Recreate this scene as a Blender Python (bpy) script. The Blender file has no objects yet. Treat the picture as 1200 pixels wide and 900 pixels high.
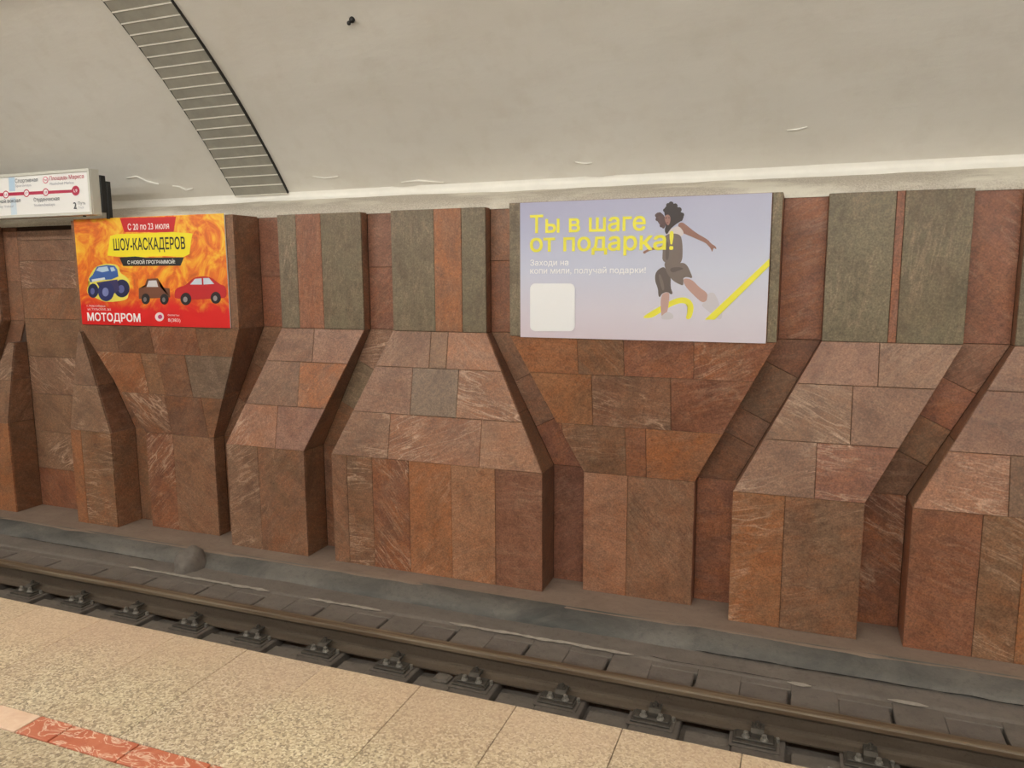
import bpy, bmesh, math, random
import numpy as np
from mathutils import Vector, Matrix, noise
from mathutils.geometry import delaunay_2d_cdt

random.seed(7)
scene = bpy.context.scene
COL = scene.collection
R = math.radians

# ------------------------------------------------------------------ camera, world, exposure
ZC = 1.4246                                   # camera height above the platform (platform top is z = 0)
F_PX, YAW, PITCH, ROLL = 886.6, 0.3655, 0.1429, -0.0045
_f = Vector((-math.sin(YAW)*math.cos(PITCH), math.cos(YAW)*math.cos(PITCH), -math.sin(PITCH)))
_r = Vector((math.cos(YAW), math.sin(YAW), 0.0))
_u = _r.cross(_f)
CR = _r*math.cos(ROLL) + _u*math.sin(ROLL)
CU = -_r*math.sin(ROLL) + _u*math.cos(ROLL)
cd = bpy.data.cameras.new('camera')
cam = bpy.data.objects.new('camera', cd)
COL.objects.link(cam)
M3 = Matrix((CR, CU, -_f)).transposed()
cam.matrix_world = Matrix.Translation((0, 0, ZC)) @ M3.to_4x4()
cd.sensor_width = 36.0
cd.lens = 36.0*F_PX/1200.0
cd.clip_end = 200
scene.camera = cam

world = bpy.data.worlds.new('world')
scene.world = world
world.use_nodes = True
world.node_tree.nodes['Background'].inputs[0].default_value = (0.95, 0.98, 1.0, 1)
world.node_tree.nodes['Background'].inputs[1].default_value = 0.03

vs = scene.view_settings
vs.view_transform = 'Standard'
vs.look = 'None'
vs.gamma = 1.0
vs.use_curve_mapping = False
vs.exposure = 0.58
LAMP_W = 46.0                                 # emission of the platform's tube lamps

# ------------------------------------------------------------------ pixel -> place helpers (1200 x 900 frame)
def ray(x, y):
    return _f + CR*((x-600)/F_PX) - CU*((y-450)/F_PX)
def at_y(x, y, Y):
    d = ray(x, y); p = d*(Y/d.y); p.z += ZC; return p
def at_z(x, y, Z):
    d = ray(x, y); p = d*((Z-ZC)/d.z); p.z += ZC; return p
def at_slope(x, y, ya, za, yb, zb):           # plane through (ya,za) and (yb,zb), running along X
    b = (yb-ya)/(zb-za); a = ya - b*(za-ZC)
    d = ray(x, y); t = a/(d.y - b*d.z); p = d*t; p.z += ZC; return p

# ------------------------------------------------------------------ generic builders
def tag(o, label=None, cat=None, group=None, kind=None):
    if label: o['label'] = label
    if cat: o['category'] = cat
    if group: o['group'] = group
    if kind: o['kind'] = kind
    return o
def empty(name, loc=(0, 0, 0)):
    o = bpy.data.objects.new(name, None); o.location = loc; o.empty_display_size = 0.1
    COL.objects.link(o); return o
def link(name, me, mat=None, parent=None):
    o = bpy.data.objects.new(name, me); COL.objects.link(o)
    if mat and not me.materials: me.materials.append(mat)
    if parent: put(o, parent)
    return o
def put(o, parent):
    o.parent = parent
    # meshes are built in world coordinates: only an Empty at a thing's base has an offset to undo
    if parent.type == 'EMPTY': o.matrix_parent_inverse = Matrix.Translation(parent.location).inverted()
def mesh(name, verts, faces, smooth=False):
    me = bpy.data.meshes.new(name); me.from_pydata([tuple(v) for v in verts], [], faces); me.update()
    if smooth: me.polygons.foreach_set('use_smooth', [True]*len(me.polygons))
    return me
def obj(name, verts, faces, mat, parent=None, smooth=False):
    return link(name, mesh(name, verts, faces, smooth), mat, parent)
def bm_obj(name, bm, mat, parent=None, smooth=False):
    me = bpy.data.meshes.new(name); bm.to_mesh(me); bm.free()
    if smooth: me.polygons.foreach_set('use_smooth', [True]*len(me.polygons))
    return link(name, me, mat, parent)
def bx(bm, x0, x1, y0, y1, z0, z1, bev=0.0):
    ret = bmesh.ops.create_cube(bm, size=1.0)
    vs_ = ret['verts']
    for v in vs_:
        v.co = Vector((x0 if v.co.x < 0 else x1, y0 if v.co.y < 0 else y1, z0 if v.co.z < 0 else z1))
    if bev > 0:
        es = list({e for v in vs_ for e in v.link_edges})
        bmesh.ops.bevel(bm, geom=es, offset=bev, segments=1, affect='EDGES')
def box(name, x0, x1, y0, y1, z0, z1, mat, parent=None, bev=0.0):
    bm = bmesh.new(); bx(bm, x0, x1, y0, y1, z0, z1, bev)
    return bm_obj(name, bm, mat, parent)
def cyl(bm, c, r0, r1, h, n=6, rot=0.0):
    a = [bm.verts.new((c[0]+r0*math.cos(rot+2*math.pi*i/n), c[1]+r0*math.sin(rot+2*math.pi*i/n), c[2])) for i in range(n)]
    b = [bm.verts.new((c[0]+r1*math.cos(rot+2*math.pi*i/n), c[1]+r1*math.sin(rot+2*math.pi*i/n), c[2]+h)) for i in range(n)]
    for i in range(n): bm.faces.new((a[i], a[(i+1) % n], b[(i+1) % n], b[i]))
    bm.faces.new(b); bm.faces.new(a[::-1])
def sweep(name, prof, x0, x1, nx, mat, parent=None, smooth=True, disp=None):
    # profile of (y, z) swept along X; disp(x, y, z, k) -> offset vector
    verts, faces = [], []
    n = len(prof)
    for i in range(nx+1):
        x = x0 + (x1-x0)*i/nx
        for k, (y, z) in enumerate(prof):
            v = Vector((x, y, z))
            if disp: v += disp(x, y, z, k)
            verts.append(v)
    for i in range(nx):
        for k in range(n-1):
            faces.append((i*n+k, i*n+k+1, (i+1)*n+k+1, (i+1)*n+k))
    return obj(name, verts, faces, mat, parent, smooth)

# ------------------------------------------------------------------ materials
def srgb(r, g, b):
    f = lambda c: (c/255/12.92) if c/255 <= 0.04045 else ((c/255+0.055)/1.055)**2.4
    return (f(r), f(g), f(b), 1.0)
class NT:
    def __init__(s, name):
        s.m = bpy.data.materials.new(name); s.m.use_nodes = True
        s.t = s.m.node_tree; s.n = s.t.nodes; s.b = s.n['Principled BSDF']
    def new(s, typ, **kw):
        n = s.n.new(typ)
        for k, v in kw.items(): setattr(n, k, v)
        return n
    def L(s, a, b): s.t.links.new(a, b)
    def noise(s, vec, scale, detail=4, rough=0.55, dist=0.0):
        n = s.new('ShaderNodeTexNoise'); n.inputs['Scale'].default_value = scale
        n.inputs['Detail'].default_value = detail; n.inputs['Roughness'].default_value = rough
        n.inputs['Distortion'].default_value = dist
        if vec is not None: s.L(vec, n.inputs['Vector'])
        return n.outputs['Fac']
    def ramp(s, fac, stops):
        n = s.new('ShaderNodeValToRGB'); e = n.color_ramp.elements
        while len(e) < len(stops): e.new(0.5)
        for i, (p, c) in enumerate(stops): e[i].position = p; e[i].color = c
        s.L(fac, n.inputs['Fac']); return n.outputs['Color']
    def mix(s, fac, a, b, mode='MIX'):
        n = s.new('ShaderNodeMix', data_type='RGBA', blend_type=mode)
        for sock, v in ((n.inputs[0], fac), (n.inputs[6], a), (n.inputs[7], b)):
            if hasattr(v, 'is_linked'): s.L(v, sock)
            else: sock.default_value = v
        return n.outputs[2]
    def math(s, op, a, b=None, clamp=False):
        n = s.new('ShaderNodeMath', operation=op, use_clamp=clamp)
        for i, v in enumerate((a, b)):
            if v is None: continue
            if hasattr(v, 'is_linked'): s.L(v, n.inputs[i])
            else: n.inputs[i].default_value = v
        return n.outputs[0]
    def mrange(s, v, a, b, c=0.0, d=1.0):
        n = s.new('ShaderNodeMapRange'); s.L(v, n.inputs[0])
        for i, q in zip((1, 2, 3, 4), (a, b, c, d)): n.inputs[i].default_value = q
        return n.outputs[0]
    def scale(s, vec, sx, sy, sz):
        n = s.new('ShaderNodeMapping'); n.inputs['Scale'].default_value = (sx, sy, sz); s.L(vec, n.inputs['Vector'])
        return n.outputs[0]
    def bump(s, h, strength=0.2, dist=0.01):
        n = s.new('ShaderNodeBump'); n.inputs['Strength'].default_value = strength; n.inputs['Distance'].default_value = dist
        s.L(h, n.inputs['Height']); s.L(n.outputs[0], s.b.inputs['Normal'])
    def uv(s): return s.new('ShaderNodeTexCoord').outputs['UV']
    def obj(s): return s.new('ShaderNodeTexCoord').outputs['Object']
    def rough(s, v): s.b.inputs['Roughness'].default_value = v
    def col(s, c):
        if hasattr(c, 'is_linked'): s.L(c, s.b.inputs['Base Color'])
        else: s.b.inputs['Base Color'].default_value = c

def plain(name, rgb, rough=0.6, metal=0.0, grime=0.0, scale=6.0):
    t = NT(name)
    c = srgb(*rgb)
    if grime:
        n = t.noise(t.obj(), scale, 6, 0.65)
        t.col(t.mix(t.mrange(n, 0.35, 0.7), c, tuple(q*(1-grime) for q in c[:3])+(1,)))
    else: t.col(c)
    t.rough(rough); t.b.inputs['Metallic'].default_value = metal
    return t.m

def stone_material():
    t = NT('cladding_stone')
    uv = t.uv()
    base = t.new('ShaderNodeObjectInfo').outputs['Color']
    veina = t.new('ShaderNodeAttribute', attribute_type='OBJECT', attribute_name='vein').outputs['Fac']
    rusta = t.new('ShaderNodeAttribute', attribute_type='OBJECT', attribute_name='rust').outputs['Fac']
    mossa = t.new('ShaderNodeAttribute', attribute_type='OBJECT', attribute_name='moss').outputs['Fac']
    cloud = t.noise(uv, 3.2, 5, 0.6, 1.2)
    band = t.noise(t.scale(uv, 2.0, 11.0, 1.0), 1.0, 5, 0.62, 1.4)
    fine = t.noise(uv, 150, 2, 0.6)
    mid = t.noise(uv, 28, 4, 0.65)
    # tone drift and foliation bands
    dark = t.mix(1.0, base, (0.66, 0.62, 0.60, 1), 'MULTIPLY')
    lite = t.mix(0.22, base, srgb(196, 160, 134))
    c = t.mix(t.mrange(cloud, 0.30, 0.58), dark, base)
    c = t.mix(t.math('MULTIPLY', t.mrange(band, 0.52, 0.72), 0.55), c, lite)
    # rust-orange clouds
    rc = t.math('MULTIPLY', t.mrange(t.noise(t.scale(uv, 1.3, 2.1, 1), 2.6, 6, 0.66, 0.8), 0.42, 0.62), t.math('MULTIPLY', rusta, t.mrange(t.noise(uv, 48, 4, 0.75), 0.36, 0.62, 0.35, 1.25)))
    c = t.mix(rc, c, srgb(172, 104, 60))
    mc = t.math('MULTIPLY', t.mrange(t.noise(t.scale(uv, 2.2, 1.1, 1), 2.0, 5, 0.6, 0.7), 0.46, 0.66), mossa)
    c = t.mix(mc, c, srgb(102, 82, 62))
    # pale quartz veins
    def ridge(v, w):
        return t.mrange(t.math('ABSOLUTE', t.math('SUBTRACT', v, 0.5)), 0.0, w, 1.0, 0.0)
    v1 = ridge(t.noise(t.scale(uv, 0.55, 2.6, 1), 1.6, 3, 0.55, 0.25), 0.014)
    v2 = ridge(t.noise(t.scale(uv, 0.8, 6.0, 1), 2.4, 5, 0.65, 0.35), 0.035)
    mask = t.mrange(t.noise(uv, 2.1, 2, 0.5), 0.42, 0.6)
    vv = t.math('MULTIPLY', t.math('MAXIMUM', v1, t.math('MULTIPLY', v2, 0.6)), t.math('MULTIPLY', mask, veina))
    c = t.mix(t.math('MULTIPLY', vv, 0.75, True), c, srgb(206, 172, 146))
    # grain
    g = t.mrange(t.noise(uv, 75, 3, 0.75), 0.3, 0.7, 0.60, 1.40)
    g2 = t.mrange(mid, 0.3, 0.7, 0.76, 1.24)
    cc = t.new('ShaderNodeCombineColor')
    gg = t.math('MULTIPLY', g, g2)
    for i in range(3): t.L(gg, cc.inputs[i])
    c = t.mix(1.0, c, cc.outputs[0], 'MULTIPLY')
    t.col(c)
    t.L(t.mrange(mid, 0.3, 0.7, 0.40, 0.55), t.b.inputs['Roughness'])
    t.b.inputs['Specular IOR Level'].default_value = 0.45
    t.bump(t.math('ADD', t.math('MULTIPLY', fine, 0.3), mid), 0.10, 0.004)
    return t.m
STONE = stone_material()
MORTAR = plain('dark_mortar', (70, 52, 42), 0.9)

def granite_material():
    t = NT('speckled_granite')
    uv = t.obj()
    vor = t.new('ShaderNodeTexVoronoi'); vor.inputs['Scale'].default_value = 150
    wob = t.new('ShaderNodeMix', data_type='VECTOR'); wob.inputs[0].default_value = 0.012
    nn = t.new('ShaderNodeTexNoise'); nn.inputs['Scale'].default_value = 60; t.L(uv, nn.inputs['Vector'])
    t.L(uv, wob.inputs[4]); t.L(nn.outputs['Color'], wob.inputs[5]); t.L(wob.outputs[1], vor.inputs['Vector'])
    sep = t.new('ShaderNodeSeparateColor'); t.L(vor.outputs['Color'], sep.inputs[0])
    c = t.ramp(sep.outputs[0], [(0.0, srgb(134, 118, 98)), (0.22, srgb(172, 154, 128)), (0.45, srgb(198, 180, 150)),
                                (0.7, srgb(216, 200, 166)), (1.0, srgb(236, 224, 196))])
    mid = t.noise(uv, 140, 3, 0.7)
    c = t.mix(t.math('MULTIPLY', t.mrange(mid, 0.5, 0.75), 0.6), c, srgb(150, 124, 92))
    big = t.noise(uv, 1.6, 3, 0.6)
    c = t.mix(t.math('MULTIPLY', t.mrange(big, 0.4, 0.65), 0.35), c, srgb(186, 150, 122))
    sp = t.new('ShaderNodeSeparateXYZ'); t.L(uv, sp.inputs[0])
    edge = t.mrange(t.math('ADD', sp.outputs[1], t.math('MULTIPLY', t.noise(uv, 5, 4, 0.6), 0.35)), 1.98, 2.28, 0.0, 0.6)
    c = t.mix(edge, c, srgb(196, 168, 142))   # smooth, worn band of stone along the platform edge
    oc = t.new('ShaderNodeObjectInfo').outputs['Color']
    c = t.mix(1.0, c, oc, 'MULTIPLY')
    t.col(c); t.rough(0.42); t.bump(mid, 0.06, 0.002)
    return t.m
GRANITE = granite_material()

def marble_strip(name, a, b, amount):
    t = NT(name)
    uv = t.obj()
    n = t.noise(uv, 14, 5, 0.6, 1.0)
    w = t.mrange(t.math('ABSOLUTE', t.math('SUBTRACT', t.noise(t.scale(uv, 1, 1.8, 1), 9, 4, 0.6, 1.4), 0.5)), 0.0, 0.035, amount, 0.0)
    t.col(t.mix(w, t.mix(t.mrange(n, 0.35, 0.65), srgb(*a), srgb(*b)), srgb(226, 200, 176)))
    t.rough(0.35); return t.m
REDM = marble_strip('red_marble', (178, 92, 64), (192, 112, 82), 0.9)
WHITEM = marble_strip('pale_marble', (214, 178, 150), (226, 196, 170), 0.5)

def plaster_material():
    t = NT('whitewashed_plaster')
    p = t.obj()
    big = t.noise(t.scale(p, 0.5, 1, 1), 0.9, 4, 0.6, 0.4)
    mid = t.noise(p, 5.0, 5, 0.6)
    fine = t.noise(p, 120, 2, 0.6)
    c = t.mix(t.mrange(big, 0.3, 0.7), srgb(208, 203, 193), srgb(220, 216, 208))
    c = t.mix(t.math('MULTIPLY', t.mrange(mid, 0.5, 0.75), 0.30), c, srgb(196, 188, 174))
    t.col(c); t.rough(0.75)
    t.bump(t.math('ADD', t.math('MULTIPLY', fine, 0.08), t.noise(t.scale(p, 0.4, 1.2, 1.2), 4.0, 5, 0.6)), 0.28, 0.03)
    return t.m
PLASTER = plaster_material()
def ledge_material():
    t = NT('dusty_plaster')
    p = t.obj()
    sp = t.noise(p, 95, 3, 0.7)
    c = t.mix(t.mrange(sp, 0.40, 0.62), srgb(176, 166, 152), srgb(208, 200, 188))
    c = t.mix(t.mrange(sp, 0.66, 0.74), c, srgb(126, 112, 98))
    c = t.mix(t.math('MULTIPLY', t.mrange(t.noise(t.scale(p, 1, 3, 3), 1.1, 4, 0.6), 0.48, 0.62), 0.85), c, srgb(226, 220, 206))
    t.col(c); t.rough(0.9); t.bump(sp, 0.4, 0.006); return t.m
LEDGE = ledge_material()
CREST = plain('pale_whitewash', (242, 239, 232), 0.8, grime=0.06, scale=9)  # whiter than the vault plaster

def concrete(name, a, b, c2, scale=4.0, rough=0.85, bump=0.5):
    t = NT(name); p = t.obj()
    n = t.noise(t.scale(p, 0.6, 1, 1), scale, 7, 0.65, 0.5)
    c = t.mix(t.mrange(n, 0.35, 0.65), srgb(*a), srgb(*b))
    c = t.mix(t.math('MULTIPLY', t.mrange(t.noise(p, 22, 5, 0.7), 0.52, 0.72), 0.6), c, srgb(*c2))
    c = t.mix(t.math('MULTIPLY', t.mrange(t.noise(p, 170, 2, 0.6), 0.55, 0.75), 0.35), c, srgb(*c2))
    t.col(c); t.rough(rough); t.bump(t.noise(p, 40, 6, 0.7), bump, 0.008); return t.m
BED = concrete('sooty_track_concrete', (108, 100, 92), (122, 113, 105), (90, 83, 77))
PAINT = concrete('blue_grey_painted_concrete', (78, 77, 74), (118, 113, 106), (80, 78, 76), 2.2, 0.85)
DUST = concrete('brown_dust', (132, 113, 99), (144, 125, 110), (120, 102, 90), 5.0, 0.95, 0.25)
SLEEPER = concrete('sooty_sleeper', (100, 92, 85), (114, 105, 98), (80, 74, 69))
LIME = plain('pale_lime_seam', (178, 170, 158), 0.9, grime=0.3, scale=20)
SLOT = plain('soot_black', (36, 33, 31), 0.9)
def rail_material():
    t = NT('rusty_rail_steel'); p = t.obj()
    n = t.noise(t.scale(p, 0.15, 1, 1), 12, 6, 0.65)
    c = t.mix(t.mrange(n, 0.35, 0.65), srgb(94, 82, 70), srgb(112, 98, 84))
    c = t.mix(t.mrange(t.noise(p, 60, 4, 0.7), 0.55, 0.75), c, srgb(76, 66, 57))
    t.col(c); t.rough(0.55); t.b.inputs['Metallic'].default_value = 0.15
    t.bump(t.noise(p, 80, 3, 0.6), 0.2, 0.002); return t.m
RAIL = rail_material()
def head_material():
    t = NT('worn_rail_head'); p = t.obj()
    n = t.noise(t.scale(p, 0.08, 6, 1), 10, 5, 0.6)
    t.col(t.mix(t.mrange(n, 0.4, 0.6), srgb(92, 73, 54), srgb(122, 106, 86)))
    t.b.inputs['Metallic'].default_value = 0.1; t.rough(0.5); return t.m
RAILHEAD = head_material()
IRON = plain('greasy_iron', (96, 90, 83), 0.5, 0.3, grime=0.4, scale=30)
BOLT = plain('worn_bolt_steel', (160, 155, 147), 0.42, 0.4, grime=0.3, scale=60)
SLATM = plain('grey_slat_metal', (156, 152, 140), 0.5, 0.0, grime=0.2, scale=7)
SLATB = plain('pale_backing_and_glint', (236, 232, 222), 0.5)  # pale backing, and the painted glint along each slat
BLACK = plain('black_metal', (30, 28, 27), 0.5)
ALU = plain('satin_aluminium', (214, 212, 202), 0.4, 0.1)
WHITE = plain('white_acrylic', (246, 244, 242), 0.35)

# ------------------------------------------------------------------ the place: measured dimensions
T = 4.66                                      # the wall repeats every 4.66 m
W_, w_, g_ = 2.0, 0.8837, 0.2962              # wide and narrow pilaster width, gap
Y_BOX, Y_UP, Y_LOW, Y_LOW2, Y_REC = 5.588, 5.823, 5.621, 5.784, 5.932
Z_T, Z_2, Z_1, Z_0 = 0.5527+ZC, -0.4763+ZC, -1.5819+ZC, -2.5868+ZC
XU0, XL0 = -6.8161, -6.2546
Z_HEAD = -2.4974+ZC                           # top of rail
Z_BED = -2.685+ZC
Y_EDGE = 2.198

# ------------------------------------------------------------------ ceiling vault
VC, VR = (0.278, -3.849+ZC), 7.5615
def vault_pt(a):
    return (VC[0]+VR*math.cos(a), VC[1]+VR*math.sin(a))
A0 = math.asin((0.70+ZC-VC[1])/VR)
prof = []
for i in range(61):
    prof.append(vault_pt(A0 + (R(76)-A0)*i/60))
y1, z1_ = prof[-1]
APEX = -3.0
for i in range(1, 13):                        # flattening crown above the platform
    s = i/12; y = y1 + (APEX-y1)*s
    prof.append((y, z1_ + 0.30*math.sin(s*math.pi/2)))
prof += [(2*APEX-y, z) for y, z in prof[-2::-1]]
def vdisp(x, y, z, k):
    n = noise.noise((x*0.45, y*0.9, z*0.9))*0.018 + noise.noise((x*1.6, y*2.2, z*2.2))*0.006
    n *= min(1.0, max(0.0, (z-Z_T-0.25)/0.5)) if y > 0 else 1.0
    return Vector((0, -0.7*n, -0.7*n))
ceil = sweep('ceiling', prof, -22, 14, 150, PLASTER, None, True, vdisp)
tag(ceil, 'white plastered station vault curving over the track', kind='structure')

# plaster ledge between wall cladding and vault
lp = [(5.918, Z_T-0.012), (5.922, Z_T+0.012), (5.94, Z_T+0.045), (5.98, Z_T+0.080), (6.06, Z_T+0.115), (6.16, Z_T+0.150), (6.24, Z_T+0.172), (6.275, Z_T+0.186)]
def ldisp(x, y, z, k):
    if k == 0: return Vector((0, 0, 0))
    n = noise.noise((x*0.8, 3.1, k*0.3))*0.012 + noise.noise((x*4, 1.7, k))*0.004
    return Vector((0, 0, n))
led = sweep('trim_1', lp, -16, 9, 300, LEDGE, None, True, ldisp)
tag(led, 'dusty speckled plaster ledge along the wall top', kind='structure')
cp = [(6.205, Z_T+0.155), (6.222, Z_T+0.172), (6.243, Z_T+0.190), (6.254, Z_T+0.205), (6.252, Z_T+0.225), (6.240, Z_T+0.246), (6.236, Z_T+0.262)]
def cdisp(x, y, z, k):
    n = noise.noise((x*0.8, 3.1, k*0.15))*0.012 + noise.noise((x*3.5, 1.7, k*0.3))*0.005
    w = (0.6, 1, 1, 0.8, 0.5, 0.2, 0.0)[k]
    return Vector((0, -abs(n)*0.5*w, n*w + (noise.noise((x*2.2, 8, 0))*0.03 if k == 6 else 0)))
cr = sweep('trim_2', cp, -16, 9, 300, CREST, None, True, cdisp)
tag(cr, 'bright whitewashed bead where vault meets ledge', kind='structure')

# ------------------------------------------------------------------ stone slabs
PAL = {'r': (140, 92, 70), 'b': (134, 98, 75), 'o': (154, 105, 74), 'p': (150, 112, 91), 'g': (119, 107, 85),
       'k': (134, 112, 92), 'd': (120, 85, 64), 'm': (136, 92, 72), 'l': (158, 114, 88), 's': (138, 104, 82)}
# letter -> colour; capital = strong pale veins; rust and moss amounts follow the letter
RUST = {'r': 0.45, 'b': 0.35, 'o': 0.75, 'p': 0.15, 'g': 0.04, 'k': 0.05, 'd': 0.25, 'm': 0.12, 'l': 0.45, 's': 0.15}
MOSS = {'b': 0.42, 'g': 0.3, 'k': 0.45, 's': 0.25, 'd': 0.2, 'o': 0.35, 'r': 0.25, 'l': 0.3, 'm': 0.15}
def clip(poly, p, n):
    out = []
    for i in range(len(poly)):
        a, b = poly[i], poly[(i+1) % len(poly)]
        da, db = (a-p).dot(n), (b-p).dot(n)
        if da >= 0: out.append(a)
        if (da > 0 > db) or (da < 0 < db): out.append(a + (b-a)*(da/(da-db)))
    res = []
    for q in out:
        if not res or (q-res[-1]).length > 1e-4: res.append(q)
    if len(res) > 1 and (res[0]-res[-1]).length < 1e-4: res.pop()
    return res
def inset(poly, n, d):
    m = len(poly); res = []
    for i in range(m):
        e0 = (poly[i]-poly[i-1]).normalized(); e1 = (poly[(i+1) % m]-poly[i]).normalized()
        i0, i1 = n.cross(e0), n.cross(e1)
        den = 1 + i0.dot(i1)
        res.append(poly[i] + (i0+i1)*(d/max(den, 0.25)))
    return res
def area(poly):
    s = Vector((0, 0, 0))
    for i in range(1, len(poly)-1): s += (poly[i]-poly[0]).cross(poly[i+1]-poly[0])
    return s.length/2
rs = random.Random(11)
def slab(poly, code, parent, grain=None, thick=0.018, name='slab'):
    if len(poly) < 3 or area(poly) < 4e-4: return None
    n = (poly[1]-poly[0]).cross(poly[2]-poly[0]).normalized()
    if n.y > 0.01 or (abs(n.y) <= 0.01 and False): poly = poly[::-1]; n = -n
    return _slab(poly, n, code, parent, grain, thick, name)
def _slab(poly, n, code, parent, grain=None, thick=0.018, name='slab'):
    lift = rs.uniform(-0.0012, 0.0012)
    o_ = [q + n*lift for q in inset(poly, n, 0.0014)]
    i_ = inset(o_, n, 0.0022)
    m = len(poly)
    verts = i_ + [q - n*0.0022 for q in o_] + [q - n*thick for q in o_]
    faces = [tuple(range(m))]
    for k in range(m):
        j = (k+1) % m
        faces.append((m+k, m+j, j, k)); faces.append((2*m+k, 2*m+j, m+j, m+k))
    me = mesh(name, verts, faces)
    # per-slab stone coordinates (metres) with its own offset and grain direction
    up = Vector((0, 0, 1)); t1 = up.cross(n)
    if t1.length < 1e-3: t1 = Vector((1, 0, 0))
    t1.normalize(); t2 = n.cross(t1)
    ang = grain if grain is not None else rs.uniform(-0.9, 0.9)
    ox, oy = rs.uniform(0, 90), rs.uniform(0, 90)
    ca, sa = math.cos(ang), math.sin(ang)
    uvl = me.uv_layers.new(name='uv')
    for lp_ in me.loops:
        v = me.vertices[lp_.vertex_index].co
        a, b = v.dot(t1), v.dot(t2)
        uvl.data[lp_.index].uv = (ca*a+sa*b+ox, -sa*a+ca*b+oy)
    o = link(name, me, STONE, parent)
    k = code.lower(); c = srgb(*PAL[k]); f = rs.uniform(0.90, 1.10)
    o.color = (c[0]*f, c[1]*f*rs.uniform(0.97, 1.03), c[2]*f*rs.uniform(0.95, 1.05), 1)
    o['vein'] = 1.0 if code.isupper() else rs.uniform(0.0, 0.35)
    o['rust'] = RUST.get(k, 0.1)*rs.uniform(0.6, 1.2)
    o['moss'] = MOSS.get(k, 0.0)*rs.uniform(0.4, 1.2)
    return o
V = Vector
def front(parent, xlt, xrt, xlb, xrb, zt, zb, yt, yb, rows, grain=None):
    # rows: list of (pixel of lower boundary or None, [pixel of vertical joints], 'codes')
    poly = [V((xlt, yt, zt)), V((xrt, yt, zt)), V((xrb, yb, zb)), V((xlb, yb, zb))][::-1]
    if abs(xlt-xrt) < 1e-4: poly = [q for i, q in enumerate(poly) if i != 2]
    top = zt+1
    for low, js, codes in rows:
        zl = at_slope(*low, yt, zt, yb, zb).z if low else zb-1
        pr = clip(clip(poly, V((0, 0, top)), V((0, 0, -1))), V((0, 0, zl)), V((0, 0, 1)))
        xs = [-99] + [at_slope(*j, yt, zt, yb, zb).x for j in js] + [99]
        for i, cde in enumerate(codes):
            q = clip(clip(pr, V((xs[i], 0, 0)), V((1, 0, 0))), V((xs[i+1], 0, 0)), V((-1, 0, 0)))
            slab(q, cde, parent, grain)
        top = zl
def side(parent, xt, xb, zt, zb, yft, yfb, sgn, code, cuts=()):
    # side face between the front plane and the recess, sgn +1 faces +X; the front slab's edge covers the first 18 mm
    e = 0.0185
    poly = [V((xt, yft+e, zt)), V((xt, Y_REC, zt)), V((xb, Y_REC, zb)), V((xb, yfb+e, zb))]
    n = (poly[1]-poly[0]).cross(poly[2]-poly[0]).normalized()
    if n.x*sgn < 0: poly = poly[::-1]; n = -n
    zs = [zt+1] + list(cuts) + [zb-1]
    for i in range(len(zs)-1):
        q = clip(clip(poly, V((0, 0, zs[i])), V((0, 0, -1))), V((0, 0, zs[i+1])), V((0, 0, 1)))
        if len(q) >= 3 and area(q) > 4e-4: _slab(q, n, code[i % len(code)], parent)
def core(parent, pts_l, pts_r):
    # mortar body behind the slabs: profile points (x, y, z) down the left and the right edge
    d = 0.013; e = 0.013
    vs_, fs = [], []
    for (xl, y, z), (xr, _, _) in zip(pts_l, pts_r):
        if xr-xl < 2*e: xl_, xr_ = (xl+xr)/2-0.002, (xl+xr)/2+0.002
        else: xl_, xr_ = xl+e, xr-e
        vs_ += [V((xl_, Y_REC, z)), V((xl_, y+d, z)), V((xr_, y+d, z)), V((xr_, Y_REC, z))]
    m = len(pts_l)
    for i in range(m-1):
        a, b = 4*i, 4*(i+1)
        for k in range(3): fs.append((a+k, b+k, b+k+1, a+k+1))
    fs.append((0, 1, 2, 3)); fs.append((4*m-1, 4*m-2, 4*m-3, 4*m-4))
    return obj('core', vs_, fs, MORTAR, parent)

def pilaster(label, ul, ur, ll, lr, yu, yl, up_rows, sl_rows, lo_rows, sides='bdb', up_grain=1.45):
    t = empty('stone_pilaster', ((ll+lr)/2, yl, Z_0))
    tag(t, label, 'pilaster', 'stone pilasters along the track wall')
    core(t, [(ul, yu, Z_T), (ul, yu, Z_2), (ll, yl, Z_1), (ll, yl, Z_0)], [(ur, yu, Z_T), (ur, yu, Z_2), (lr, yl, Z_1), (lr, yl, Z_0)])
    front(t, ul, ur, ul, ur, Z_T, Z_2, yu, yu, up_rows, up_grain)
    front(t, ul, ur, ll, lr, Z_2, Z_1, yu, yl, sl_rows)
    front(t, ll, lr, ll, lr, Z_1, Z_0, yl, yl, lo_rows)
    zm = Z_1 + (Z_2-Z_1)*0.42
    for s, xu, xl in ((-1, ul, ll), (1, ur, lr)):
        side(t, xu, xu, Z_T, Z_2, yu, yu, s, sides[0])
        side(t, xu, xl, Z_2, Z_1, yu, yl, s, sides[1]+sides[0], (zm,))
        side(t, xl, xl, Z_1, Z_0, yl, yl, s, sides[2])
    return t

def U(n, per):                                # upper edges of pilaster kind n (0 wide, 1, 2) in period per
    b = XU0 + per*T
    return ((b, b+W_), (b+W_+g_, b+W_+g_+w_), (b+W_+2*g_+w_, b+W_+2*g_+2*w_))[n]
def Lw(n, per):
    b = XL0 + per*T
    return ((b, b+w_), (b+w_+g_, b+2*w_+g_), (b+2*w_+2*g_, b+2*w_+2*g_+W_))[n]

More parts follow.
